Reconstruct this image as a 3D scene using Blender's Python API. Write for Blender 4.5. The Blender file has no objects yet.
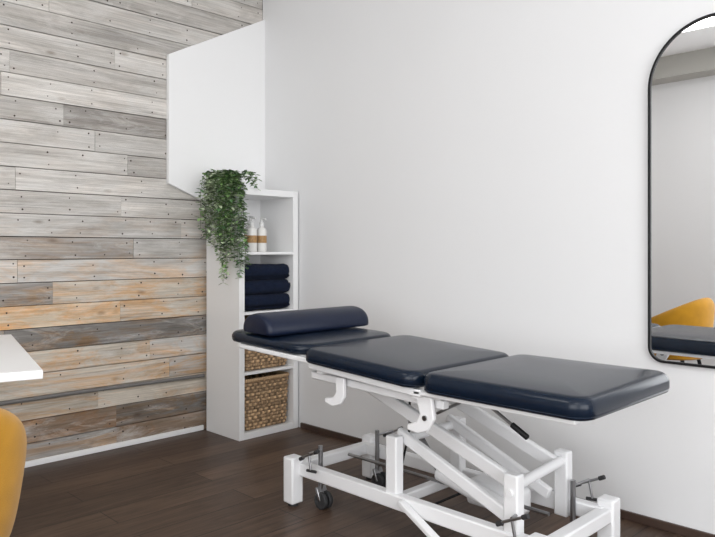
import bpy, bmesh, math, random
from mathutils import Vector, Matrix, noise
random.seed(7)
scene = bpy.context.scene
COL = scene.collection
try:
    scene.view_settings.view_transform = 'Standard'
    scene.view_settings.look = 'None'
except Exception as e:
    print(e)

# ------------------------------------------------------------ materials
def srgb(r, g, b):
    f = lambda c: (c/255/12.92) if c/255 <= 0.04045 else ((c/255+0.055)/1.055)**2.4
    return (f(r), f(g), f(b), 1)

def new_mat(name, col, rough=0.5, metal=0.0, spec=0.5, nscale=None, namt=0.06, bump=0.0, bscale=200, coat=0, sheen=0):
    m = bpy.data.materials.new(name); m.use_nodes = True
    nt = m.node_tree; b = nt.nodes['Principled BSDF']
    b.inputs['Base Color'].default_value = col
    b.inputs['Roughness'].default_value = rough
    b.inputs['Metallic'].default_value = metal
    b.inputs['Specular IOR Level'].default_value = spec
    b.inputs['Coat Weight'].default_value = coat
    b.inputs['Sheen Weight'].default_value = sheen
    tc = nt.nodes.new('ShaderNodeTexCoord')
    if nscale:
        n = nt.nodes.new('ShaderNodeTexNoise'); n.inputs['Scale'].default_value = nscale
        n.inputs['Detail'].default_value = 5
        nt.links.new(tc.outputs['Object'], n.inputs['Vector'])
        mx = nt.nodes.new('ShaderNodeMixRGB'); mx.blend_type = 'MIX'
        mx.inputs[1].default_value = tuple(c*(1-namt) for c in col[:3])+(1,)
        mx.inputs[2].default_value = tuple(min(1, c*(1+namt)) for c in col[:3])+(1,)
        nt.links.new(n.outputs['Fac'], mx.inputs[0]); nt.links.new(mx.outputs[0], b.inputs['Base Color'])
    if bump:
        n2 = nt.nodes.new('ShaderNodeTexNoise'); n2.inputs['Scale'].default_value = bscale
        n2.inputs['Detail'].default_value = 4
        nt.links.new(tc.outputs['Object'], n2.inputs['Vector'])
        bp = nt.nodes.new('ShaderNodeBump'); bp.inputs['Strength'].default_value = bump
        bp.inputs['Distance'].default_value = 0.01
        nt.links.new(n2.outputs['Fac'], bp.inputs['Height']); nt.links.new(bp.outputs['Normal'], b.inputs['Normal'])
    return m

M_wall = new_mat('plaster_white', (0.80, 0.80, 0.805, 1), 0.7, nscale=1.3, namt=0.015, bump=0.03, bscale=60, spec=0.25)
M_box = new_mat('plaster_bright_white', (0.90, 0.90, 0.90, 1), 0.6, nscale=1.3, namt=0.01, spec=0.3)
M_ceil = new_mat('ceiling_white', (0.88, 0.88, 0.88, 1), 0.8, nscale=2, namt=0.01)
M_beam = new_mat('beam_grey', srgb(176, 174, 168), 0.7, nscale=3, namt=0.05)
M_shelf = new_mat('white_laminate', (0.87, 0.87, 0.87, 1), 0.35, nscale=2, namt=0.01)
M_steel = new_mat('white_powder_coat', (0.84, 0.84, 0.85, 1), 0.32, nscale=5, namt=0.01)
M_black = new_mat('black_metal', (0.006, 0.006, 0.007, 1), 0.55, nscale=10, namt=0.2, spec=0.3)
M_rubber = new_mat('dark_rubber', (0.03, 0.03, 0.032, 1), 0.6, nscale=10, namt=0.2)
M_chrome = new_mat('brushed_steel', (0.35, 0.35, 0.36, 1), 0.28, metal=1.0, nscale=20, namt=0.1)
M_leather = new_mat('navy_vinyl', (0.0045, 0.0105, 0.023, 1), 0.25, nscale=30, namt=0.15, bump=0.025, bscale=420, spec=0.30)
M_bolster = new_mat('navy_vinyl_bolster', (0.007, 0.012, 0.032, 1), 0.38, nscale=30, namt=0.15, bump=0.04, bscale=420, spec=0.32)
M_towel = new_mat('navy_terry', (0.008, 0.015, 0.040, 1), 0.95, nscale=60, namt=0.6, bump=0.9, bscale=350, spec=0.1, sheen=0.04)
M_yellow = new_mat('mustard_velvet', srgb(184, 132, 24), 0.75, nscale=12, namt=0.25, bump=0.15, bscale=300, sheen=0.2, spec=0.2)
M_desk = new_mat('desk_white', (0.87, 0.87, 0.87, 1), 0.3, nscale=3, namt=0.01)
M_skirt = new_mat('skirting_brown', srgb(70, 54, 46), 0.45, nscale=14, namt=0.2)
M_amber = new_mat('bottle_white', (0.8, 0.79, 0.76, 1), 0.25, nscale=4, namt=0.02)
M_label = new_mat('bottle_label_gold', srgb(170, 132, 84), 0.5, nscale=90, namt=0.6)
M_soil = new_mat('pot_soil', srgb(50, 40, 32), 0.9, nscale=40, namt=0.4)
M_pot = new_mat('pot_ceramic', (0.75, 0.75, 0.74, 1), 0.35, nscale=8, namt=0.03)
M_pipe = new_mat('conduit_grey', srgb(112, 110, 108), 0.4, nscale=20, namt=0.1)
M_nail = new_mat('nail_dark', srgb(62, 50, 42), 0.8, nscale=50, namt=0.3)
M_mirror = new_mat('mirror_glass', (0.95, 0.955, 0.96, 1), 0.0, metal=1.0, nscale=1, namt=0.003)
M_fill = bpy.data.materials.new('added_fill_glow'); M_fill.use_nodes = True  # glow of the added ceiling fill panels
M_fill.node_tree.nodes['Principled BSDF'].inputs['Emission Color'].default_value = (1, 0.99, 0.98, 1)
M_fill.node_tree.nodes['Principled BSDF'].inputs['Emission Strength'].default_value = 10.0

def attr_mat(name, rough=0.5, spec=0.4, bump=0, bscale=80):
    m = bpy.data.materials.new(name); m.use_nodes = True
    nt = m.node_tree; b = nt.nodes['Principled BSDF']
    b.inputs['Roughness'].default_value = rough; b.inputs['Specular IOR Level'].default_value = spec
    a = nt.nodes.new('ShaderNodeAttribute'); a.attribute_name = 'tint'
    nt.links.new(a.outputs['Color'], b.inputs['Base Color'])
    if bump:
        tc = nt.nodes.new('ShaderNodeTexCoord'); n2 = nt.nodes.new('ShaderNodeTexNoise'); n2.inputs['Scale'].default_value = bscale
        nt.links.new(tc.outputs['Object'], n2.inputs['Vector'])
        bp = nt.nodes.new('ShaderNodeBump'); bp.inputs['Strength'].default_value = bump; bp.inputs['Distance'].default_value = 0.005
        nt.links.new(n2.outputs['Fac'], bp.inputs['Height']); nt.links.new(bp.outputs['Normal'], b.inputs['Normal'])
    return m
M_leaf = attr_mat('leaf_green', 0.45)
M_wicker = attr_mat('wicker', 0.6, bump=0.4, bscale=180)

def plank_mat():
    m = bpy.data.materials.new('weathered_planks'); m.use_nodes = True
    nt = m.node_tree; N = nt.nodes.new; L = nt.links.new
    b = nt.nodes['Principled BSDF']; b.inputs['Roughness'].default_value = 0.85; b.inputs['Specular IOR Level'].default_value = 0.15
    a = N('ShaderNodeAttribute'); a.attribute_name = 'tint'
    o = N('ShaderNodeAttribute'); o.attribute_name = 'poff'
    tc = N('ShaderNodeTexCoord')
    add = N('ShaderNodeVectorMath'); add.operation = 'ADD'; L(tc.outputs['Object'], add.inputs[0]); L(o.outputs['Vector'], add.inputs[1])
    def nz(scale, sc, det=6, ro=0.6, dist=0):
        mp = N('ShaderNodeMapping'); mp.inputs['Scale'].default_value = sc; L(add.outputs[0], mp.inputs['Vector'])
        n = N('ShaderNodeTexNoise'); n.inputs['Scale'].default_value = scale; n.inputs['Detail'].default_value = det
        n.inputs['Roughness'].default_value = ro; n.inputs['Distortion'].default_value = dist
        L(mp.outputs[0], n.inputs['Vector']); return n
    def ramp(src, p0, p1, c0, c1):
        r = N('ShaderNodeValToRGB'); r.color_ramp.elements[0].position = p0; r.color_ramp.elements[1].position = p1
        r.color_ramp.elements[0].color = c0; r.color_ramp.elements[1].color = c1; L(src.outputs['Fac'], r.inputs[0]); return r
    def mix(t, fac, c1, c2):
        x = N('ShaderNodeMixRGB'); x.blend_type = t
        if isinstance(fac, float): x.inputs[0].default_value = fac
        else: L(fac, x.inputs[0])
        for i, c in ((1, c1), (2, c2)):
            if isinstance(c, tuple): x.inputs[i].default_value = c
            else: L(c, x.inputs[i])
        return x.outputs[0]
    grain = nz(12, (1, 0.10, 2.4), 8, 0.72, 0.7)
    fine = nz(60, (1, 0.035, 2.2), 6, 0.7)
    blot = nz(4.5, (1, 0.5, 2.0), 6, 0.7, 0.8)
    g = ramp(grain, 0.30, 0.66, (0.66, 0.645, 0.63, 1), (1.13, 1.13, 1.12, 1))
    f = ramp(fine, 0.32, 0.60, (0.68, 0.67, 0.66, 1), (1.06, 1.06, 1.06, 1))
    c = mix('MULTIPLY', 0.9, a.outputs['Color'], g.outputs[0])
    c = mix('MULTIPLY', 0.8, c, f.outputs[0])
    bl = ramp(blot, 0.46, 0.72, (0, 0, 0, 1), (0.8, 0.8, 0.8, 1))
    c2 = mix('MULTIPLY', 1.0, c, (0.66, 0.65, 0.635, 1))
    c = mix('MIX', bl.outputs[0], c, c2)
    ww = nz(5.5, (1, 0.35, 2.2), 7, 0.75, 1.0)
    wr = ramp(ww, 0.50, 0.66, (0, 0, 0, 1), (0.48, 0.48, 0.48, 1))
    c = mix('MIX', wr.outputs[0], c, srgb(221, 219, 216))
    # rusty / warm stains, stronger low on the wall
    stain = nz(2.6, (1, 0.6, 2.6), 7, 0.72, 1.4)
    sr = ramp(stain, 0.45, 0.62, (0, 0, 0, 1), (1, 1, 1, 1))
    sx = N('ShaderNodeSeparateXYZ'); L(tc.outputs['Object'], sx.inputs[0])
    mr = N('ShaderNodeMapRange'); mr.inputs['From Min'].default_value = 1.35; mr.inputs['From Max'].default_value = 0.80
    mr.inputs['To Min'].default_value = 0.07; mr.inputs['To Max'].default_value = 0.9; L(sx.outputs['Z'], mr.inputs['Value'])
    ml = N('ShaderNodeMath'); ml.operation = 'MULTIPLY'; L(sr.outputs[0], ml.inputs[0]); L(mr.outputs[0], ml.inputs[1])
    c3 = mix('MULTIPLY', 1.0, c, (1.04, 0.70, 0.42, 1))
    c = mix('MIX', ml.outputs[0], c, c3)
    mp = N('ShaderNodeMapping'); mp.inputs['Scale'].default_value = (1, 1.3, 3.2); L(add.outputs[0], mp.inputs['Vector'])
    v = N('ShaderNodeTexVoronoi'); v.inputs['Scale'].default_value = 2.6; L(mp.outputs[0], v.inputs['Vector'])
    kr = N('ShaderNodeValToRGB'); kr.color_ramp.elements[0].position = 0.03; kr.color_ramp.elements[0].color = (1, 1, 1, 1)
    kr.color_ramp.elements[1].position = 0.12; kr.color_ramp.elements[1].color = (0, 0, 0, 1)
    L(v.outputs['Distance'], kr.inputs[0])
    km = N('ShaderNodeMath'); km.operation = 'MULTIPLY'; km.inputs[1].default_value = 0.6; L(kr.outputs[0], km.inputs[0])
    c4 = mix('MULTIPLY', 1.0, c, (0.42, 0.36, 0.31, 1))
    c = mix('MIX', km.outputs[0], c, c4)
    L(c, b.inputs['Base Color'])
    bp = N('ShaderNodeBump'); bp.inputs['Strength'].default_value = 0.5; bp.inputs['Distance'].default_value = 0.004
    L(fine.outputs['Fac'], bp.inputs['Height']); L(bp.outputs[0], b.inputs['Normal'])
    return m
M_plank = plank_mat()

def floor_mat():
    m = bpy.data.materials.new('dark_oak_boards'); m.use_nodes = True
    nt = m.node_tree; N = nt.nodes.new; L = nt.links.new
    b = nt.nodes['Principled BSDF']; b.inputs['Roughness'].default_value = 0.45; b.inputs['Specular IOR Level'].default_value = 0.35
    tc = N('ShaderNodeTexCoord')
    mp = N('ShaderNodeMapping'); mp.inputs['Rotation'].default_value = (0, 0, math.radians(90)); L(tc.outputs['Object'], mp.inputs[0])
    br = N('ShaderNodeTexBrick'); br.inputs['Scale'].default_value = 1.0
    br.inputs['Brick Width'].default_value = 1.5; br.inputs['Row Height'].default_value = 0.17
    br.inputs['Mortar Size'].default_value = 0.0022; br.inputs['Mortar Smooth'].default_value = 0.2
    br.offset = 0.37
    br.inputs['Color1'].default_value = srgb(74, 59, 50); br.inputs['Color2'].default_value = srgb(99, 80, 67)
    br.inputs['Mortar'].default_value = srgb(32, 26, 23); L(mp.outputs[0], br.inputs['Vector'])
    mp2 = N('ShaderNodeMapping'); mp2.inputs['Scale'].default_value = (9, 0.8, 1); L(tc.outputs['Object'], mp2.inputs[0])
    n = N('ShaderNodeTexNoise'); n.inputs['Scale'].default_value = 4; n.inputs['Detail'].default_value = 8; n.inputs['Roughness'].default_value = 0.65
    n.inputs['Distortion'].default_value = 0.8; L(mp2.outputs[0], n.inputs['Vector'])
    r = N('ShaderNodeValToRGB'); r.color_ramp.elements[0].position = 0.3; r.color_ramp.elements[1].position = 0.7
    r.color_ramp.elements[0].color = (0.46, 0.45, 0.44, 1); r.color_ramp.elements[1].color = (1.4, 1.37, 1.34, 1); L(n.outputs['Fac'], r.inputs[0])
    x = N('ShaderNodeMixRGB'); x.blend_type = 'MULTIPLY'; x.inputs[0].default_value = 0.9
    L(br.outputs['Color'], x.inputs[1]); L(r.outputs[0], x.inputs[2]); L(x.outputs[0], b.inputs['Base Color'])
    bp = N('ShaderNodeBump'); bp.inputs['Strength'].default_value = 0.25; bp.inputs['Distance'].default_value = 0.003
    L(n.outputs['Fac'], bp.inputs['Height']); L(bp.outputs[0], b.inputs['Normal'])
    return m
M_floor = floor_mat()

# ------------------------------------------------------------ mesh helpers
def obj_from_bm(name, bm, mats, smooth=True, parent=None, bevel=0, seg=2, angle=40):
    bmesh.ops.recalc_face_normals(bm, faces=bm.faces)
    me = bpy.data.meshes.new(name); bm.to_mesh(me); bm.free()
    if not isinstance(mats, (list, tuple)): mats = [mats]
    for mt in mats: me.materials.append(mt)
    o = bpy.data.objects.new(name, me); COL.objects.link(o)
    if bevel:
        md = o.modifiers.new('bevel', 'BEVEL'); md.width = bevel; md.segments = seg; md.limit_method = 'ANGLE'; md.angle_limit = math.radians(35)
    if smooth:
        for p in me.polygons: p.use_smooth = True
        try:
            me.set_sharp_from_angle(angle=math.radians(angle))
        except Exception: pass
    if parent: o.parent = parent
    return o

def empty(name):
    e = bpy.data.objects.new(name, None); e.empty_display_size = 0.1; COL.objects.link(e); return e

def add_box(bm, x0, x1, y0, y1, z0, z1, mi=0):
    vs = [bm.verts.new(p) for p in ((x0,y0,z0),(x1,y0,z0),(x1,y1,z0),(x0,y1,z0),(x0,y0,z1),(x1,y0,z1),(x1,y1,z1),(x0,y1,z1))]
    for f in ((0,3,2,1),(4,5,6,7),(0,1,5,4),(1,2,6,5),(2,3,7,6),(3,0,4,7)):
        bm.faces.new([vs[i] for i in f]).material_index = mi
    return vs

def box(name, x0, x1, y0, y1, z0, z1, mat, parent=None, bevel=0.0):
    bm = bmesh.new(); add_box(bm, x0, x1, y0, y1, z0, z1)
    return obj_from_bm(name, bm, mat, smooth=bevel > 0, parent=parent, bevel=bevel)

def frame_axes(p1, p2):
    d = (Vector(p2)-Vector(p1)).normalized()
    up = Vector((0, 0, 1)) if abs(d.z) < 0.95 else Vector((1, 0, 0))
    s = d.cross(up).normalized(); u = s.cross(d).normalized()
    return d, s, u

def add_bar(bm, p1, p2, w, h, mi=0):
    p1, p2 = Vector(p1), Vector(p2); d, s, u = frame_axes(p1, p2)
    vs = []
    for p in (p1, p2):
        for a, b_ in ((-1,-1),(1,-1),(1,1),(-1,1)):
            vs.append(bm.verts.new(p+s*a*w/2+u*b_*h/2))
    for f in ((0,1,2,3),(7,6,5,4),(0,4,5,1),(1,5,6,2),(2,6,7,3),(3,7,4,0)):
        bm.faces.new([vs[i] for i in f]).material_index = mi

def bar(name, p1, p2, w, h, mat, parent=None, bevel=0.006):
    bm = bmesh.new(); add_bar(bm, p1, p2, w, h)
    return obj_from_bm(name, bm, mat, parent=parent, bevel=bevel)

def add_cyl(bm, p1, p2, r, r2=None, n=20, mi=0):
    p1, p2 = Vector(p1), Vector(p2); d, s, u = frame_axes(p1, p2)
    if r2 is None: r2 = r
    A = [bm.verts.new(p1+(s*math.cos(2*math.pi*i/n)+u*math.sin(2*math.pi*i/n))*r) for i in range(n)]
    B = [bm.verts.new(p2+(s*math.cos(2*math.pi*i/n)+u*math.sin(2*math.pi*i/n))*r2) for i in range(n)]
    for i in range(n):
        bm.faces.new((A[i], A[(i+1)%n], B[(i+1)%n], B[i])).material_index = mi
    bm.faces.new(A[::-1]).material_index = mi; bm.faces.new(B).material_index = mi

def cyl(name, p1, p2, r, mat, parent=None, r2=None, bevel=0.0):
    bm = bmesh.new(); add_cyl(bm, p1, p2, r, r2)
    return obj_from_bm(name, bm, mat, parent=parent, bevel=bevel)

def rrect(hx, hy, r, n=8):
    pts = []
    for cx, cy, a0 in ((hx-r, hy-r, 0), (-hx+r, hy-r, 90), (-hx+r, -hy+r, 180), (hx-r, -hy+r, 270)):
        for i in range(n+1):
            a = math.radians(a0+90*i/n); pts.append((cx+r*math.cos(a), cy+r*math.sin(a)))
    return pts

def pad(name, lx, ly, th, cr, mat, parent=None, er=0.022, crown=0.006):
    bm = bmesh.new(); rings = []
    prof = [(0.014, -th), (0.005, -th+0.003), (0.001, -th+0.010), (0.003, -th+0.0125), (0.0, -th+0.016)]
    k = 8
    for i in range(k+1):
        a = math.radians(90*i/k); prof.append((er-er*math.cos(a), -er+er*math.sin(a)-crown))
    prof += [(er+0.03, -crown*0.55), (er+0.09, -crown*0.15), (er+0.16, 0)]
    for ins, z in prof:
        ins2 = min(ins, min(lx, ly)/2-0.02)
        rings.append([bm.verts.new((x, y, z)) for x, y in rrect(lx/2-ins2, ly/2-ins2, max(cr-ins2, 0.008))])
    n = len(rings[0])
    for a, b_ in zip(rings, rings[1:]):
        for i in range(n): bm.faces.new((a[i], a[(i+1)%n], b_[(i+1)%n], b_[i]))
    bm.faces.new(rings[0][::-1]); bm.faces.new(rings[-1])
    return obj_from_bm(name, bm, mat, parent=parent, angle=60)

def place(o, loc, rot=(0,0,0)):
    o.location = loc; o.rotation_euler = rot; return o

def curve_tube(name, pts, r, mat, parent=None, cyclic=False):
    cu = bpy.data.curves.new(name, 'CURVE'); cu.dimensions = '3D'; cu.bevel_depth = r; cu.bevel_resolution = 4; cu.use_fill_caps = True
    sp = cu.splines.new('POLY'); sp.points.add(len(pts)-1)
    for i, p in enumerate(pts): sp.points[i].co = (*p, 1)
    sp.use_cyclic_u = cyclic
    cu.materials.append(mat)
    o = bpy.data.objects.new(name, cu); COL.objects.link(o)
    if parent: o.parent = parent
    return o

# ------------------------------------------------------------ room shell
RX, RY, RZ = 5.6, -4.2, 2.95
box('floor', -0.15, RX+0.15, RY-0.15, 0.15, -0.1, 0.0, M_floor)
box('ceiling', -0.15, RX+0.15, RY-0.15, 0.15, RZ, RZ+0.1, M_ceil)
box('wall_back', 0.0, RX+0.15, 0.0, 0.15, 0, RZ, M_wall)

def wall_with_window(name, axis, pos0, pos1, a0, a1, w0, w1, z0, z1):
    bm = bmesh.new()
    segs = [(a0, w0, 0, RZ), (w1, a1, 0, RZ), (w0, w1, 0, z0), (w0, w1, z1, RZ)]
    for s0, s1, zz0, zz1 in segs:
        if axis == 'x': add_box(bm, pos0, pos1, s0, s1, zz0, zz1)
        else: add_box(bm, s0, s1, pos0, pos1, zz0, zz1)
    return obj_from_bm(name, bm, M_wall, smooth=False)
wall_with_window('wall_right', 'x', RX, RX+0.15, RY-0.15, 0.0, -3.7, -0.9, 0.5, 2.6)
wall_with_window('wall_front', 'y', RY-0.15, RY, -0.15, RX, 2.4, 5.0, 0.5, 2.6)
def window(name, axis, pos, w0, w1, z0, z1):
    e = empty(name); t = 0.05
    def bx(nm, s0, s1, zz0, zz1):
        if axis == 'x': box(nm, pos, pos+0.06, s0, s1, zz0, zz1, M_shelf, e, 0.004)
        else: box(nm, s0, s1, pos-0.06, pos, zz0, zz1, M_shelf, e, 0.004)
    bx('frame_bottom', w0, w1, z0, z0+t); bx('frame_top', w0, w1, z1-t, z1)
    bx('jamb_left', w0, w0+t, z0+t, z1-t); bx('jamb_right', w1-t, w1, z0+t, z1-t)
    m = (w0+w1)/2; bx('mullion', m-0.025, m+0.025, z0+t, z1-t)
window('window_1', 'x', RX+0.04, -3.7, -0.9, 0.5, 2.6)
window('window_2', 'y', RY-0.04, 2.4, 5.0, 0.5, 2.6)

def plank_wall():
    bm = bmesh.new(); tint = bm.loops.layers.float_color.new('tint'); poff = bm.loops.layers.float_color.new('poff')
    ph = 0.1175; rows = int(RZ/ph)+1
    G = {'w': (222, 219, 215), 'g': (194, 191, 187), 'l': (209, 206, 202), 'd': (136, 133, 130), 'o': (226, 208, 184), 't': (212, 203, 190), 'b': (150, 132, 116), 'm': (172, 168, 164)}
    rowc = {0: 'bmb', 1: 'dbd', 2: 'ttt', 3: 'ltw', 4: 'wtl', 5: 'dmd', 6: 'tot', 7: 'tmo', 8: 'wwt', 9: 'gmg', 10: 'wlw', 11: 'lgl', 12: 'wwl', 13: 'glg',
            14: 'lwl', 15: 'mgg', 16: 'wlw', 17: 'lwg', 18: 'wlw', 19: 'gll', 20: 'wwl', 21: 'lgl', 22: 'lwl', 23: 'glw', 24: 'lww', 25: 'www'}
    rng = random.Random(11)
    nails = []
    for r in range(rows):
        z0 = r*ph; z1 = min(z0+ph, RZ)
        if z1-z0 < 0.01: continue
        y = 0.0; k = 0; first = rng.uniform(0.45, 1.7)
        while y > RY:
            ln = first if k == 0 else rng.choice([1.25, 1.6, 2.0])
            y2 = max(RY, y-ln)
            if y2-RY < 0.2: y2 = RY
            c = G[rowc[r % 26][k % 3]]; j = rng.uniform(0.95, 1.04)
            col = srgb(min(255, c[0]*j), min(255, c[1]*j), min(255, c[2]*j))
            off = (rng.uniform(0, 50), rng.uniform(0, 50), rng.uniform(0, 50), 1)
            xf = rng.uniform(-0.006, 0.0)
            fs = set(bm.faces)
            vs = add_box(bm, -0.03, xf, y2+0.001, y-0.001, z0+0.0016+rng.uniform(0, .0012), z1-0.0016-rng.uniform(0, .0012))
            for f in bm.faces:
                if f not in fs:
                    for lp in f.loops: lp[tint] = col; lp[poff] = off
            ts = [0.03, y-y2-0.03]; t = rng.uniform(0.15, 0.3)
            while t < y-y2-0.12: ts.append(t); t += rng.choice([0.17, 0.24, 0.36])
            for t in ts:
                for zz in (z0+0.026, z1-0.026):
                    if rng.random() < 0.8: nails.append((xf, y-t+rng.uniform(-.012, .012), zz+rng.uniform(-.008, .008)))
            y = y2; k += 1
    add_box(bm, -0.15, -0.03, RY-0.15, 0.15, 0, RZ, 1)
    for x, yy, zz in nails:
        rr = rng.uniform(0.003, 0.0055)
        vs = [bm.verts.new((x+0.0008, yy+rr*math.cos(a*math.pi/4), zz+rr*math.sin(a*math.pi/4))) for a in range(8)]
        bm.faces.new(vs).material_index = 1
    me = bpy.data.meshes.new('wall_left'); bm.to_mesh(me); bm.free()
    me.materials.append(M_plank); me.materials.append(M_nail)
    o = bpy.data.objects.new('wall_left', me); COL.objects.link(o)
plank_wall()

box('baseboard_left', 0.0, 0.014, RY, -0.46, 0.0, 0.03, M_shelf, bevel=0.003)
box('baseboard_back', 0.40, RX, -0.014, 0.0, 0.0, 0.035, M_skirt, bevel=0.003)
box('trim_1', 0.0, RX, RY, RY+0.25, RZ-0.2, RZ, M_beam)
curve_tube('electrical_conduit', [(0.014, -0.46, 0.335), (0.014, -1.2, 0.345), (0.014, -2.4, 0.345), (0.014, RY+0.02, 0.345)], 0.011, M_pipe)

def bulkhead():
    bm = bmesh.new()
    P = [(-0.708, 1.50), (-0.708, 2.26), (0.0, 2.63), (0.0, 1.22)]
    A = [bm.verts.new((0.0, y, z)) for y, z in P]; B = [bm.verts.new((0.03, y, z)) for y, z in P]
    bm.faces.new(A); bm.faces.new(B[::-1])
    for i in range(4): bm.faces.new((A[i], A[(i+1)%4], B[(i+1)%4], B[i]))
    return obj_from_bm('wall_boxing', bm, M_box, smooth=False, bevel=0.002)
bulkhead()

def added_ceiling_fill(name, x, y, s=0.6):  # invented fill panel, added to brighten the front wall reflected in the mirror
    e = empty(name)
    box('fill_housing', x-s/2-0.015, x+s/2+0.015, y-s/2-0.015, y+s/2+0.015, RZ-0.03, RZ-0.001, M_shelf, e, 0.004)
    box('fill_glow_panel', x-s/2, x+s/2, y-s/2, y+s/2, RZ-0.034, RZ-0.028, M_fill, e)
added_ceiling_fill('added_ceiling_fill', 1.6, -2.9)
added_ceiling_fill('added_ceiling_fill.001', 3.9, -2.9)

# ------------------------------------------------------------ shelf unit
SX0, SX1, SY0, SY1 = 0.034, 0.378, -0.455, -0.012
SH = 1.47
def shelf():
    e = empty('bookshelf'); t = 0.038; ti = 0.016
    box('side_left', SX0, SX1, SY0, SY0+t, 0, SH, M_shelf, e, 0.0015)
    box('side_right', SX0, SX1, SY1-t, SY1, 0, SH, M_shelf, e, 0.0015)
    box('top', SX0, SX1, SY0+t, SY1-t, SH-t, SH, M_shelf, e, 0.0015)
    box('bottom', SX0, SX1, SY0+t, SY1-t, 0, t, M_shelf, e, 0.0015)
    box('back', SX0, SX0+0.006, SY0+t, SY1-t, t, SH-t, M_shelf, e)
    h = (SH-2*t-3*ti)/4
    zs = []
    for i in range(3):
        z = t+h*(i+1)+ti*i
        box('divider_%d' % (i+1), SX0, SX1-0.002, SY0+t, SY1-t, z, z+ti, M_shelf, e, 0.001); zs.append(z+ti)
    return [t]+zs
levels = shelf()
IY0, IY1 = SY0+0.038, SY1-0.038

def basket(name, z0, hh):
    bm = bmesh.new(); tint = bm.loops.layers.float_color.new('tint')
    x0, x1 = 0.046, 0.366; y0, y1 = IY0+0.008, IY1-0.008
    cx, cy = (x0+x1)/2, (y0+y1)/2; rows = 15; sub = 5; K = 30
    out = rrect((x1-x0)/2-0.006, (y1-y0)/2-0.006, 0.03, 10)
    per = []; n = len(out)
    for i in range(n):
        a, b_ = Vector(out[i]), Vector(out[(i+1) % n]); per.append((a, b_, (b_-a).length))
    tot = sum(p[2] for p in per); NP = K*2*5; pts = []
    for i in range(NP):
        s = tot*i/NP; acc = 0
        for a, b_, l in per:
            if acc+l >= s and l > 0:
                q = a+(b_-a)*((s-acc)/l); t = (b_-a).normalized(); pts.append((q, Vector((t.y, -t.x)))); break
            acc += l
    cols = {}
    grid = []
    for j in range(rows*sub+1):
        v = j/sub; row = int(min(v, rows-0.001)); fv = v-row
        tap = 0.94+0.06*(j/(rows*sub)); ring = []
        for i, (q, nn) in enumerate(pts):
            u = i/NP*K*2
            w = math.cos(math.pi*(u+row))
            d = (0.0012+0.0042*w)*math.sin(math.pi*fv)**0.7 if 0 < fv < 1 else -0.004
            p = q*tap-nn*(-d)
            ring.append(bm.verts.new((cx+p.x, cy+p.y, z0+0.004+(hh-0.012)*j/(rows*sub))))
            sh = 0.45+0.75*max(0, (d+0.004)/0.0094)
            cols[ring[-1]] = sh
        grid.append(ring)
    rng = random.Random(5)
    rc = [rng.uniform(0.8, 1.2) for _ in range(rows+1)]
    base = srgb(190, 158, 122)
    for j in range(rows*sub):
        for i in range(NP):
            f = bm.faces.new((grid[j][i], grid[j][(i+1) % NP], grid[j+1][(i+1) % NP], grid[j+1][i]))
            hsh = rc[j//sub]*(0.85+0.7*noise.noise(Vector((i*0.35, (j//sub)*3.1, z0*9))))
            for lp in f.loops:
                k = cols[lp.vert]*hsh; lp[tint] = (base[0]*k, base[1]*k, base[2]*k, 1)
    f = bm.faces.new(grid[0][::-1])
    for lp in f.loops: lp[tint] = base
    N2 = 8; rim = []
    for i, (q, nn) in enumerate(pts):
        ring = []
        for k in range(N2):
            a = 2*math.pi*k/N2; rr = 0.011+0.002*math.sin(i*2.1)
            p = q+nn*(rr*math.cos(a)*0.7); ring.append(bm.verts.new((cx+p.x, cy+p.y, z0+hh-0.012+rr*math.sin(a))))
        rim.append(ring)
    for i in range(NP):
        for k in range(N2):
            f = bm.faces.new((rim[i][k], rim[(i+1) % NP][k], rim[(i+1) % NP][(k+1) % N2], rim[i][(k+1) % N2]))
            s = 0.75+0.4*(0.5+0.5*math.sin(i*2.1))
            for lp in f.loops: lp[tint] = (base[0]*s, base[1]*s, base[2]*s, 1)
    obj_from_bm(name, bm, M_wicker, angle=80)
basket('wicker_basket', levels[0], 0.31)
basket('wicker_basket.001', levels[1], 0.31)

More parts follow.
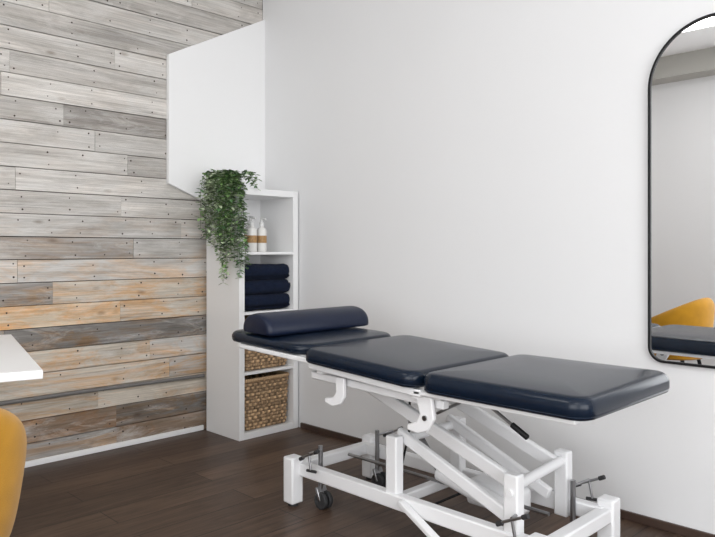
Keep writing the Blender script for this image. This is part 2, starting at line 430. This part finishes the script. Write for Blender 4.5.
def towels():
    bm = bmesh.new(); rng = random.Random(3)
    R = 0.054; z = levels[2]+0.001
    L0 = IY0+0.004; L1 = IY1-0.003
    for k in range(3):
        for col in range(3):
            cxx = 0.314-col*0.098+rng.uniform(-.006, .004)-(0.008 if k == 1 else 0)
            if cxx-R < 0.045: cxx = 0.045+R
            cz = z+R; y0 = L0+rng.uniform(0, .006); y1 = L1-rng.uniform(0, .006)
            turns = 3.2; pitch = R*0.93/turns; a_off = rng.choice([-2.9, -0.9, 0.5, -1.9]); m = 110; NY = 26
            rings = []
            for j in range(NY+1):
                t = j/NY; y = y0+(y1-y0)*t; e = 1-0.10*(abs(2*t-1)**12); ring = []
                for i in range(m+1):
                    a = turns*2*math.pi*i/m; r = R*0.07+pitch*(i/m)*turns
                    n1 = noise.noise(Vector((math.cos(a)*1.3, y*14, math.sin(a)*1.3+k*7+col*3)))
                    n3 = noise.noise(Vector((math.cos(a)*3.1, y*30, math.sin(a)*3.1+k*5+col*8)))
                    r2 = r*e*(1+0.09*n1+0.05*n3)
                    zz = max(levels[2]+0.001, cz+r2*math.sin(a+a_off))
                    ring.append(bm.verts.new((cxx+r2*math.cos(a+a_off)*1.02, y, zz)))
                rings.append(ring)
            for a, b_ in zip(rings, rings[1:]):
                for i in range(m): bm.faces.new((a[i], a[i+1], b_[i+1], b_[i]))
            for rg in (rings[0], rings[-1]):
                per = m/turns
                for i in range(m-int(per)):
                    pa, pb = rg[i], rg[i+int(per)]; qa, qb = rg[i+1], rg[min(m, i+1+int(per))]
                    try: bm.faces.new((pa, qa, qb, pb))
                    except ValueError: pass
        z += 2*R*0.83
    obj_from_bm('rolled_towels', bm, M_towel, angle=60)
towels()

def bottle(name, x, y, z, s=1.0):
    e = empty(name)
    def lathe(nm, prof, mat, n=24):
        bm = bmesh.new(); rings = []
        for r, h in prof: rings.append([bm.verts.new((x+r*s*math.cos(2*math.pi*i/n), y+r*s*math.sin(2*math.pi*i/n), z+h*s)) for i in range(n)])
        for a, b_ in zip(rings, rings[1:]):
            for i in range(n): bm.faces.new((a[i], a[(i+1) % n], b_[(i+1) % n], b_[i]))
        bm.faces.new(rings[0][::-1]); bm.faces.new(rings[-1]); obj_from_bm(nm, bm, mat, parent=e)
    lathe('body', [(0.028, 0), (0.031, 0.004), (0.031, 0.125), (0.027, 0.142), (0.014, 0.152), (0.012, 0.165)], M_amber)
    lathe('label', [(0.0316, 0.055), (0.0316, 0.10)], M_label)
    lathe('cap', [(0.015, 0.158), (0.015, 0.182), (0.006, 0.186), (0.005, 0.205)], M_pot)
    bm = bmesh.new(); add_cyl(bm, (x-0.006*s, y, z+0.206*s), (x+0.04*s, y, z+0.202*s), 0.005*s, n=10); obj_from_bm('pump_spout', bm, M_pot, parent=e)
bottle('lotion_bottle', 0.31, -0.315, levels[3]+0.0005, 0.98)
bottle('lotion_bottle.001', 0.30, -0.235, levels[3]+0.0005, 0.98)
bottle('lotion_bottle.002', 0.20, -0.25, levels[3]+0.0005, 1.05)

def add_leaf(bm, tint, p, d, up, ln, wd, col):
    d = d.normalized(); s = d.cross(up)
    if s.length < 0.01: s = d.cross(Vector((1, 0.1, 0)))
    s.normalize(); u = s.cross(d).normalized()
    P = [p, p+d*ln*0.3+s*wd*0.5+u*wd*0.15, p+d*ln*0.7+s*wd*0.42+u*wd*0.12, p+d*ln, p+d*ln*0.7-s*wd*0.42+u*wd*0.12, p+d*ln*0.3-s*wd*0.5+u*wd*0.15, p+d*ln*0.3, p+d*ln*0.7]
    V = [bm.verts.new(q) for q in P]
    for idx in ((0, 1, 6), (1, 2, 7, 6), (2, 3, 7), (0, 6, 5), (6, 7, 4, 5), (7, 3, 4)):
        f = bm.faces.new([V[i] for i in idx])
        for lp in f.loops: lp[tint] = col
def add_stem(bm, tint, pts, r, col):
    prev = None
    for i, p in enumerate(pts):
        ring = [bm.verts.new(p+Vector((r*math.cos(a), r*math.sin(a), 0))) for a in (0, 2.09, 4.19)]
        if prev:
            for k in range(3):
                f = bm.faces.new((prev[k], prev[(k+1) % 3], ring[(k+1) % 3], ring[k]))
                for lp in f.loops: lp[tint] = col
        prev = ring
def plant(name, base, nst, seed, zmin):
    e = empty(name); rng = random.Random(seed)
    bx, by, bz = base
    bm = bmesh.new(); n = 28; rings = []
    for r, h in [(0.036, 0), (0.040, 0.003), (0.048, 0.055), (0.050, 0.06), (0.045, 0.06), (0.042, 0.05)]:
        rings.append([bm.verts.new((bx+r*math.cos(2*math.pi*i/n), by+r*math.sin(2*math.pi*i/n), bz+h)) for i in range(n)])
    for a, b_ in zip(rings, rings[1:]):
        for i in range(n): bm.faces.new((a[i], a[(i+1) % n], b_[(i+1) % n], b_[i]))
    bm.faces.new(rings[0][::-1]); bm.faces.new(rings[-1]).material_index = 1
    obj_from_bm('pot', bm, [M_pot, M_soil], parent=e)
    bm = bmesh.new(); tint = bm.loops.layers.float_color.new('tint')
    for sidx in range(nst):
        kind = rng.random(); side = False
        if kind < 0.46: ang = rng.uniform(-62, -20)
        elif kind < 0.80: ang = rng.uniform(-130, -60); side = True
        else: ang = rng.uniform(-220, 60)
        a = math.radians(ang); hd = Vector((math.cos(a), math.sin(a), 0))
        p = Vector((bx, by, bz+0.06))+hd*rng.uniform(0, 0.035)
        reach = rng.uniform(0.07, 0.13)
        short = rng.random() < 0.40 or kind >= 0.80
        L = rng.uniform(0.10, 0.20) if short else (rng.uniform(0.25, 0.58) if side else rng.uniform(0.40, 0.74))
        v = Vector((hd.x*0.8, hd.y*0.8, rng.uniform(0.3, 0.9))).normalized()
        pts = [p.copy()]; s = 0; st = 0.015
        while s < L:
            hx = (p.xy-Vector((bx, by))).length
            v = v+Vector((0, 0, -0.15))
            if hx > reach: v.x *= 0.72; v.y *= 0.72
            v += Vector((rng.uniform(-.12, .12), rng.uniform(-.12, .12), 0)); v.normalize()
            q = p+v*st
            if q.z < SH+0.012 and q.x < SX1+0.012 and q.y > SY0-0.012:
                if ang > -62 and ang < 90 and q.x > SX1-0.15: q.x = p.x+st; q.z = SH+0.014
                elif q.y < SY0+0.12: q.y = p.y-st; q.z = SH+0.014
                else: q.z = SH+0.014; q.x = p.x+hd.x*st; q.y = p.y+hd.y*st
            if q.x < 0.06: q.x = 0.06
            if q.y > -0.33: q.y = -0.33
            if q.z < zmin: break
            p = q; pts.append(p.copy()); s += st
        add_stem(bm, tint, pts, 0.0012, srgb(96, 110, 78))
        pale = rng.random() < (0.5 if side else 0.1)
        for i in range(1, len(pts)):
            for _ in range(2 if not short else 3):
                a2 = rng.uniform(0, 6.283)
                d = Vector((math.cos(a2), math.sin(a2), rng.uniform(-0.7, 0.35)))
                ln = rng.uniform(0.024, 0.042); wd = ln*rng.uniform(0.48, 0.65)
                g = rng.uniform(0.75, 1.4)
                c = (110, 138, 88) if rng.random() < 0.6 else (74, 104, 68)
                if rng.random() < 0.12 or pale: c = (164, 176, 148)
                c = srgb(*[min(255, x*g) for x in c])
                pt = pts[i]
                tip = pt+d*ln
                if tip.x < 0.04 or (tip.z < SH+0.003 and tip.x < SX1+0.003 and tip.y > SY0-0.003): continue
                add_leaf(bm, tint, pt, d, Vector((0, 0, 1)), ln, wd, c)
    me = bpy.data.meshes.new('foliage'); bm.to_mesh(me); bm.free(); me.materials.append(M_leaf)
    o = bpy.data.objects.new('foliage', me); COL.objects.link(o); o.parent = e
plant('trailing_potted_plant', (0.245, -0.40, SH), 80, 21, 0.90)

# ------------------------------------------------------------ mirror
def mirror():
    e = empty('arched_wall_mirror')
    x0, W, z0, z1 = 2.553, 0.54, 0.662, 1.995; R = 0.25; r = 0.06
    x1 = x0+W
    def outline(ins):
        pts = []
        def arc(cx, cz, rad, a0, a1, n):
            for i in range(n+1):
                a = math.radians(a0+(a1-a0)*i/n); pts.append((cx+(rad-ins)*math.cos(a), cz+(rad-ins)*math.sin(a)))
        arc(x1-r, z0+r, r, 270, 360, 10); arc(x1-R, z1-R, R, 0, 90, 24); arc(x0+R, z1-R, R, 90, 180, 24); arc(x0+r, z0+r, r, 180, 270, 10)
        return pts
    bm = bmesh.new()
    o = outline(0); i_ = outline(0.009); yf, yb = -0.022, -0.001
    loops = [[bm.verts.new((x, y, z)) for x, z in pp] for pp, y in ((o, yb), (o, yf), (i_, yf), (i_, -0.014))]
    n = len(o)
    for a, b_ in zip(loops, loops[1:]):
        for k in range(n): bm.faces.new((a[k], a[(k+1) % n], b_[(k+1) % n], b_[k]))
    obj_from_bm('frame', bm, M_black, parent=e)
    bm = bmesh.new(); vs = [bm.verts.new((x, -0.015, z)) for x, z in i_]; f = bm.faces.new(vs)
    me = bpy.data.meshes.new('glass'); bm.normal_update()
    if f.normal.y > 0: f.normal_flip()
    bm.to_mesh(me); bm.free(); me.materials.append(M_mirror)
    g = bpy.data.objects.new('glass', me); COL.objects.link(g); g.parent = e
mirror()

# ------------------------------------------------------------ treatment table
T = empty('massage_table')
YN, YF = -1.07, -0.45; YC = (YN+YF)/2; WY = YF-YN
def place_pad(o, x0, z0, x1, z1):
    ang = math.atan2(z0-z1, x1-x0)
    place(o, ((x0+x1)/2, YC, (z0+z1)/2), (0, ang, 0)); return ang
p3 = pad('pad_foot', 0.588, WY, 0.074, 0.06, M_leather, T, er=0.032, crown=0.008); place_pad(p3, 2.230, 0.717, 2.818, 0.717)
p2 = pad('pad_middle', 0.575, WY, 0.064, 0.06, M_leather, T, er=0.028, crown=0.007); place_pad(p2, 1.645, 0.740, 2.218, 0.711)
p1 = pad('pad_head', 0.53, WY-0.05, 0.050, 0.085, M_leather, T, er=0.022); place_pad(p1, 1.100, 0.757, 1.628, 0.740)
for nm, y in (('near', YN+0.045), ('far', YF-0.045)):
    bar('head_rail_'+nm, (1.2, y, 0.692), (1.68, y, 0.676), 0.03, 0.02, M_steel, T, 0.004)
    bar('middle_rail_'+nm, (1.66, y, 0.660), (2.22, y, 0.632), 0.03, 0.024, M_steel, T, 0.004)
    bar('foot_rail_'+nm, (2.19, y, 0.634), (2.77, y, 0.634), 0.03, 0.015, M_steel, T, 0.004)
    bar('seat_beam_'+nm, (1.62, y+(0.05 if nm == 'near' else -0.05), 0.613), (2.28, y+(0.05 if nm == 'near' else -0.05), 0.595), 0.032, 0.03, M_steel, T, 0.005)
for x, z in ((1.25, 0.687), (1.70, 0.643), (2.18, 0.620), (2.27, 0.631), (2.72, 0.634)):
    bar('cross_rail', (x, YN+0.05, z-0.004), (x, YF-0.05, z-0.004), 0.03, 0.02, M_steel, T, 0.004)

def plate(name, pts, y, th, mat=M_steel):
    bm = bmesh.new(); A = [bm.verts.new((x, y-th/2, z)) for x, z in pts]; B = [bm.verts.new((x, y+th/2, z)) for x, z in pts]
    bm.faces.new(A); bm.faces.new(B[::-1]); n = len(pts)
    for i in range(n): bm.faces.new((A[i], A[(i+1) % n], B[(i+1) % n], B[i]))
    return obj_from_bm(name, bm, mat, parent=T, bevel=0.004)
HX = 0.075
for nm, y in (('near', YN+0.06), ('far', YF-0.06)):
    plate('hinge_head_'+nm, [(x+HX, z) for x, z in [(1.71, 0.63), (1.76, 0.63), (1.76, 0.56), (1.74, 0.53), (1.70, 0.515), (1.655, 0.525), (1.655, 0.542), (1.70, 0.55), (1.718, 0.575)]], y, 0.016)
    plate('hinge_foot_'+nm, [(2.18, 0.62), (2.25, 0.62), (2.26, 0.55), (2.235, 0.508), (2.19, 0.492), (2.145, 0.497), (2.145, 0.516), (2.185, 0.53), (2.20, 0.56)], y, 0.016)
    cyl('hinge_bolt_'+nm, (2.225, y-0.014, 0.55), (2.225, y+0.014, 0.55), 0.009, M_chrome, T)
PN, PFY = -0.83, -0.43
tailx = {'near': 2.445, 'far': 2.405}; tailz = {'near': 0.375, 'far': 0.36}
for nm, y in (('near', PN), ('far', PFY)):
    yi = y+0.045 if nm == 'near' else y-0.045
    tx = tailx[nm]
    bar('lift_arm_'+nm, (1.66, yi, 0.585), (tx, yi, 0.315), 0.026, 0.05, M_steel, T, 0.006)
    bar('lower_arm_'+nm, (1.90, yi, 0.40), (tx-0.03, yi, 0.20), 0.026, 0.045, M_steel, T, 0.006)
    bar('post_tail_'+nm, (tx, y, 0.12), (tx, y, tailz[nm]), 0.045, 0.055, M_steel, T, 0.006)
    bar('post_mid_'+nm, (1.92, y, 0.14), (1.92, y, 0.40), 0.045, 0.055, M_steel, T, 0.006)
    cyl('pivot_'+nm, (tx, y-0.03, 0.315), (tx, y+0.03, 0.315), 0.012, M_steel, T)
    cyl('pivot_top_'+nm, (1.68, yi-0.025, 0.578), (1.68, yi+0.025, 0.578), 0.014, M_chrome, T)
cyl('tube_tail', (2.445, PN, 0.33), (2.405, PFY, 0.325), 0.018, M_steel, T)
cyl('tube_mid', (1.92, PN, 0.375), (1.92, PFY, 0.375), 0.018, M_steel, T)
cyl('tube_top', (1.68, PN, 0.578), (1.68, PFY, 0.578), 0.016, M_steel, T)
cyl('actuator_body', (2.34, -0.63, 0.15), (1.98, -0.63, 0.23), 0.034, M_steel, T, bevel=0.004)
cyl('actuator_rod', (1.98, -0.63, 0.23), (1.72, -0.63, 0.54), 0.013, M_chrome, T)
box('motor_housing', 2.08, 2.32, -0.60, -0.50, 0.12, 0.22, M_steel, T, 0.02)
cyl('gas_strut_body', (2.20, -0.52, 0.60), (2.02, -0.52, 0.50), 0.012, M_black, T)
cyl('gas_strut_rod', (2.02, -0.52, 0.50), (1.88, -0.52, 0.425), 0.006, M_chrome, T)
curve_tube('power_cable', [(2.1, -0.6, 0.18), (2.0, -0.66, 0.12), (1.9, -0.7, 0.06), (1.8, -0.66, 0.08), (1.75, -0.6, 0.18), (1.78, -0.58, 0.35), (1.8, -0.6, 0.6)], 0.005, M_black, T)
BX0, BX1, BYN, BYF = 1.365, 2.56, -0.87, -0.385
for nm, y in (('near', BYN), ('far', BYF)):
    bar('base_rail_'+nm, (BX0, y+(0.03 if nm == 'near' else -0.03), 0.158), (BX1, y+(0.03 if nm == 'near' else -0.03), 0.158), 0.045, 0.055, M_steel, T, 0.006)
bar('base_cross_head', (BX0, BYN, 0.158), (BX0, BYF, 0.158), 0.05, 0.05, M_steel, T, 0.006)
bar('base_cross_tail', (BX1, BYN, 0.158), (BX1, BYF, 0.158), 0.05, 0.05, M_steel, T, 0.006)
bar('base_cross_mid', (1.92, BYN+0.03, 0.148), (1.92, BYF-0.03, 0.148), 0.04, 0.04, M_steel, T, 0.006)
cyl('caster_link_rod', (BX0+0.1, -0.63, 0.19), (BX1-0.1, -0.63, 0.19), 0.007, M_chrome, T)
for i, (x, y) in enumerate(((BX0, BYN), (BX0, BYF), (BX1, BYN), (BX1, BYF))):
    sx = -1 if x == BX0 else 1; sy = -1 if y == BYN else 1
    box('foot_post_%d' % (i+1), x-0.032, x+0.032, y-0.032, y+0.032, 0.012, 0.212, M_steel, T, 0.008)
    cyl('foot_pad_%d' % (i+1), (x, y, 0.0), (x, y, 0.02), 0.022, M_rubber, T)
    cx, cy = x-sx*0.105, y-sy*0.065
    cyl('caster_stem_%d' % (i+1), (cx, cy, 0.07), (cx, cy, 0.265), 0.010, M_chrome, T)
    cyl('caster_wheel_a_%d' % (i+1), (cx+0.02, cy-0.024, 0.036), (cx+0.02, cy-0.006, 0.036), 0.036, M_rubber, T, bevel=0.003)
    cyl('caster_wheel_b_%d' % (i+1), (cx+0.02, cy+0.006, 0.036), (cx+0.02, cy+0.024, 0.036), 0.036, M_rubber, T, bevel=0.003)
    bar('caster_fork_%d' % (i+1), (cx+0.02, cy, 0.036), (cx-0.002, cy, 0.09), 0.054, 0.014, M_chrome, T, 0.003)
    yo = y+sy*0.02; zl = 0.245; cx2 = cx+0.02
    cyl('lever_shaft_%d' % (i+1), (cx, cy, zl), (cx2, yo, zl+0.005), 0.006, M_chrome, T)
    cyl('lever_link_%d' % (i+1), (cx2, yo, zl+0.005), (cx2+0.015, yo, zl-0.065), 0.005, M_chrome, T)
    cyl('lever_foot_%d' % (i+1), (cx2-0.01, yo, zl-0.065), (cx2+0.045, yo, zl-0.06), 0.006, M_rubber, T)
    cyl('lever_rod_%d' % (i+1), (cx2-0.045, yo, zl-0.02), (cx2+0.05, yo, zl+0.025), 0.005, M_chrome, T)
    cyl('lever_cap_a_%d' % (i+1), (cx2-0.055, yo, zl-0.0275), (cx2-0.035, yo, zl-0.0175), 0.008, M_rubber, T)
    cyl('lever_cap_b_%d' % (i+1), (cx2+0.04, yo, zl+0.02), (cx2+0.06, yo, zl+0.03), 0.008, M_rubber, T)
bar('foot_pedal_bar', (1.99, BYN-0.005, 0.175), (2.34, BYN-0.05, 0.03), 0.03, 0.02, M_steel, T, 0.004)
cyl('release_lever_shaft', (2.45, -0.99, 0.628), (2.565, -1.0, 0.572), 0.005, M_chrome, T)
cyl('release_lever_grip', (2.545, -1.0, 0.583), (2.60, -1.0, 0.553), 0.009, M_black, T, bevel=0.003)

def bolster():
    bm = bmesh.new(); prof = []; w, h = 0.10, 0.088
    n = 26
    for i in range(n+1):
        a = math.pi*i/n; prof.append((w*math.cos(a)*1.0, 0.012+(h-0.012)*max(0.0, math.sin(a))**0.85))
    prof += [(-w*0.97, 0.004), (-w*0.85, 0), (w*0.85, 0), (w*0.97, 0.004)]
    rings = []; L = 0.60
    ys = [(-L/2, 0.76), (-L/2+0.002, 0.86), (-L/2+0.008, 0.93), (-L/2+0.018, 0.98), (-L/2+0.035, 1)]
    ys = ys+[(-y, s) for y, s in ys[::-1]]
    for y, s in ys: rings.append([bm.verts.new((px*s, y, h*0.42+(pz-h*0.42)*s)) for px, pz in prof])
    for a, b_ in zip(rings, rings[1:]):
        for i in range(len(prof)): bm.faces.new((a[i], a[(i+1) % len(prof)], b_[(i+1) % len(prof)], b_[i]))
    bm.faces.new(rings[0]); bm.faces.new(rings[-1][::-1])
    o = obj_from_bm('bolster_cushion', bm, M_bolster, angle=60)
    place(o, (1.32, -0.742, 0.751), (0, math.radians(1.8), 0))
bolster()

# ------------------------------------------------------------ desk
D = empty('desk')
box('top', -1.05, 0, -1.25, 0, 0.712, 0.74, M_desk, D, 0.003)
for i, (x, y) in enumerate(((-0.98, -0.08), (-0.98, -1.18), (-0.08, -1.18), (-0.16, -0.14))):
    cyl('leg_%d' % (i+1), (x, y, 0), (x, y, 0.715), 0.014, M_black, D)
place(D, (1.51, -1.98, 0), (0, 0, math.radians(-13.6)))

# ------------------------------------------------------------ tub chair
def armchair():
    e = empty('armchair'); cx, cy = 1.72, -2.425
    bm = bmesh.new(); rings = []
    n = 40; a0 = -125; a1 = 125
    for i in range(n+1):
        t = i/n; a = math.radians(a0+(a1-a0)*t); c = math.cos(a*0.72)
        ztop = 0.58+0.195*max(0, c)**1.3
        Ro = 0.28; Ri = 0.225; zb = 0.33
        px, py = math.cos(a), math.sin(a)
        flare = 0.025
        sec = []
        for rr, zz in ((Ro-0.05, zb), (Ro-0.01, zb+0.05), (Ro+0.01, (zb+ztop)/2), (Ro+flare, ztop-0.07), (Ro+flare-0.014, ztop-0.022), (Ro-0.018, ztop), (Ri+0.012, ztop-0.008), (Ri, ztop-0.035), (Ri-0.01, (zb+ztop)/2), (Ri-0.01, zb)):
            sec.append(bm.verts.new((cx+rr*px*1.0, cy+rr*py*1.02, zz)))
        rings.append(sec)
    m = len(rings[0])
    for a, b_ in zip(rings, rings[1:]):
        for k in range(m): bm.faces.new((a[k], a[(k+1) % m], b_[(k+1) % m], b_[k]))
    bm.faces.new(rings[0]); bm.faces.new(rings[-1][::-1])
    o = obj_from_bm('backrest_shell', bm, M_yellow, parent=e, angle=70)
    md = o.modifiers.new('sub', 'SUBSURF'); md.levels = 1; md.render_levels = 2
    s = pad('seat', 0.50, 0.47, 0.13, 0.16, M_yellow, e, er=0.05, crown=0.015); place(s, (cx-0.02, cy, 0.47))
    for i, (dx, dy) in enumerate(((-.18, -.17), (-.18, .17), (.17, -.17), (.17, .17))):
        cyl('leg_%d' % (i+1), (cx+dx*1.25, cy+dy*1.25, 0), (cx+dx*0.85, cy+dy*0.85, 0.36), 0.009, M_black, e, r2=0.014)
armchair()

# ------------------------------------------------------------ lights
def area(name, loc, rot, sx, sy, power, col=(1, 1, 1)):
    l = bpy.data.lights.new(name, 'AREA'); l.shape = 'RECTANGLE'; l.size = sx; l.size_y = sy; l.energy = power; l.color = col
    o = bpy.data.objects.new(name, l); COL.objects.link(o); o.location = loc; o.rotation_euler = rot
area('window_light_right', (RX+0.13, -2.3, 1.55), (0, math.radians(90), 0), 2.0, 2.7, 84, (0.985, 0.992, 1.0))
area('window_light_front', (3.7, RY-0.13, 1.55), (math.radians(90), 0, 0), 2.5, 2.0, 62, (0.99, 0.995, 1.0))
w = bpy.data.worlds.new('world'); scene.world = w; w.use_nodes = True
w.node_tree.nodes['Background'].inputs[0].default_value = (0.9, 0.95, 1.0, 1); w.node_tree.nodes['Background'].inputs[1].default_value = 1.0

# ------------------------------------------------------------ camera
cam = bpy.data.cameras.new('camera'); co = bpy.data.objects.new('camera', cam); COL.objects.link(co)
co.location = (3.683, -2.793, 1.107); co.rotation_euler = (math.radians(90), 0, math.radians(45))
cam.sensor_width = 36; cam.lens = 690/715*36; cam.shift_y = -18.5/715; cam.clip_start = 0.05
scene.camera = co
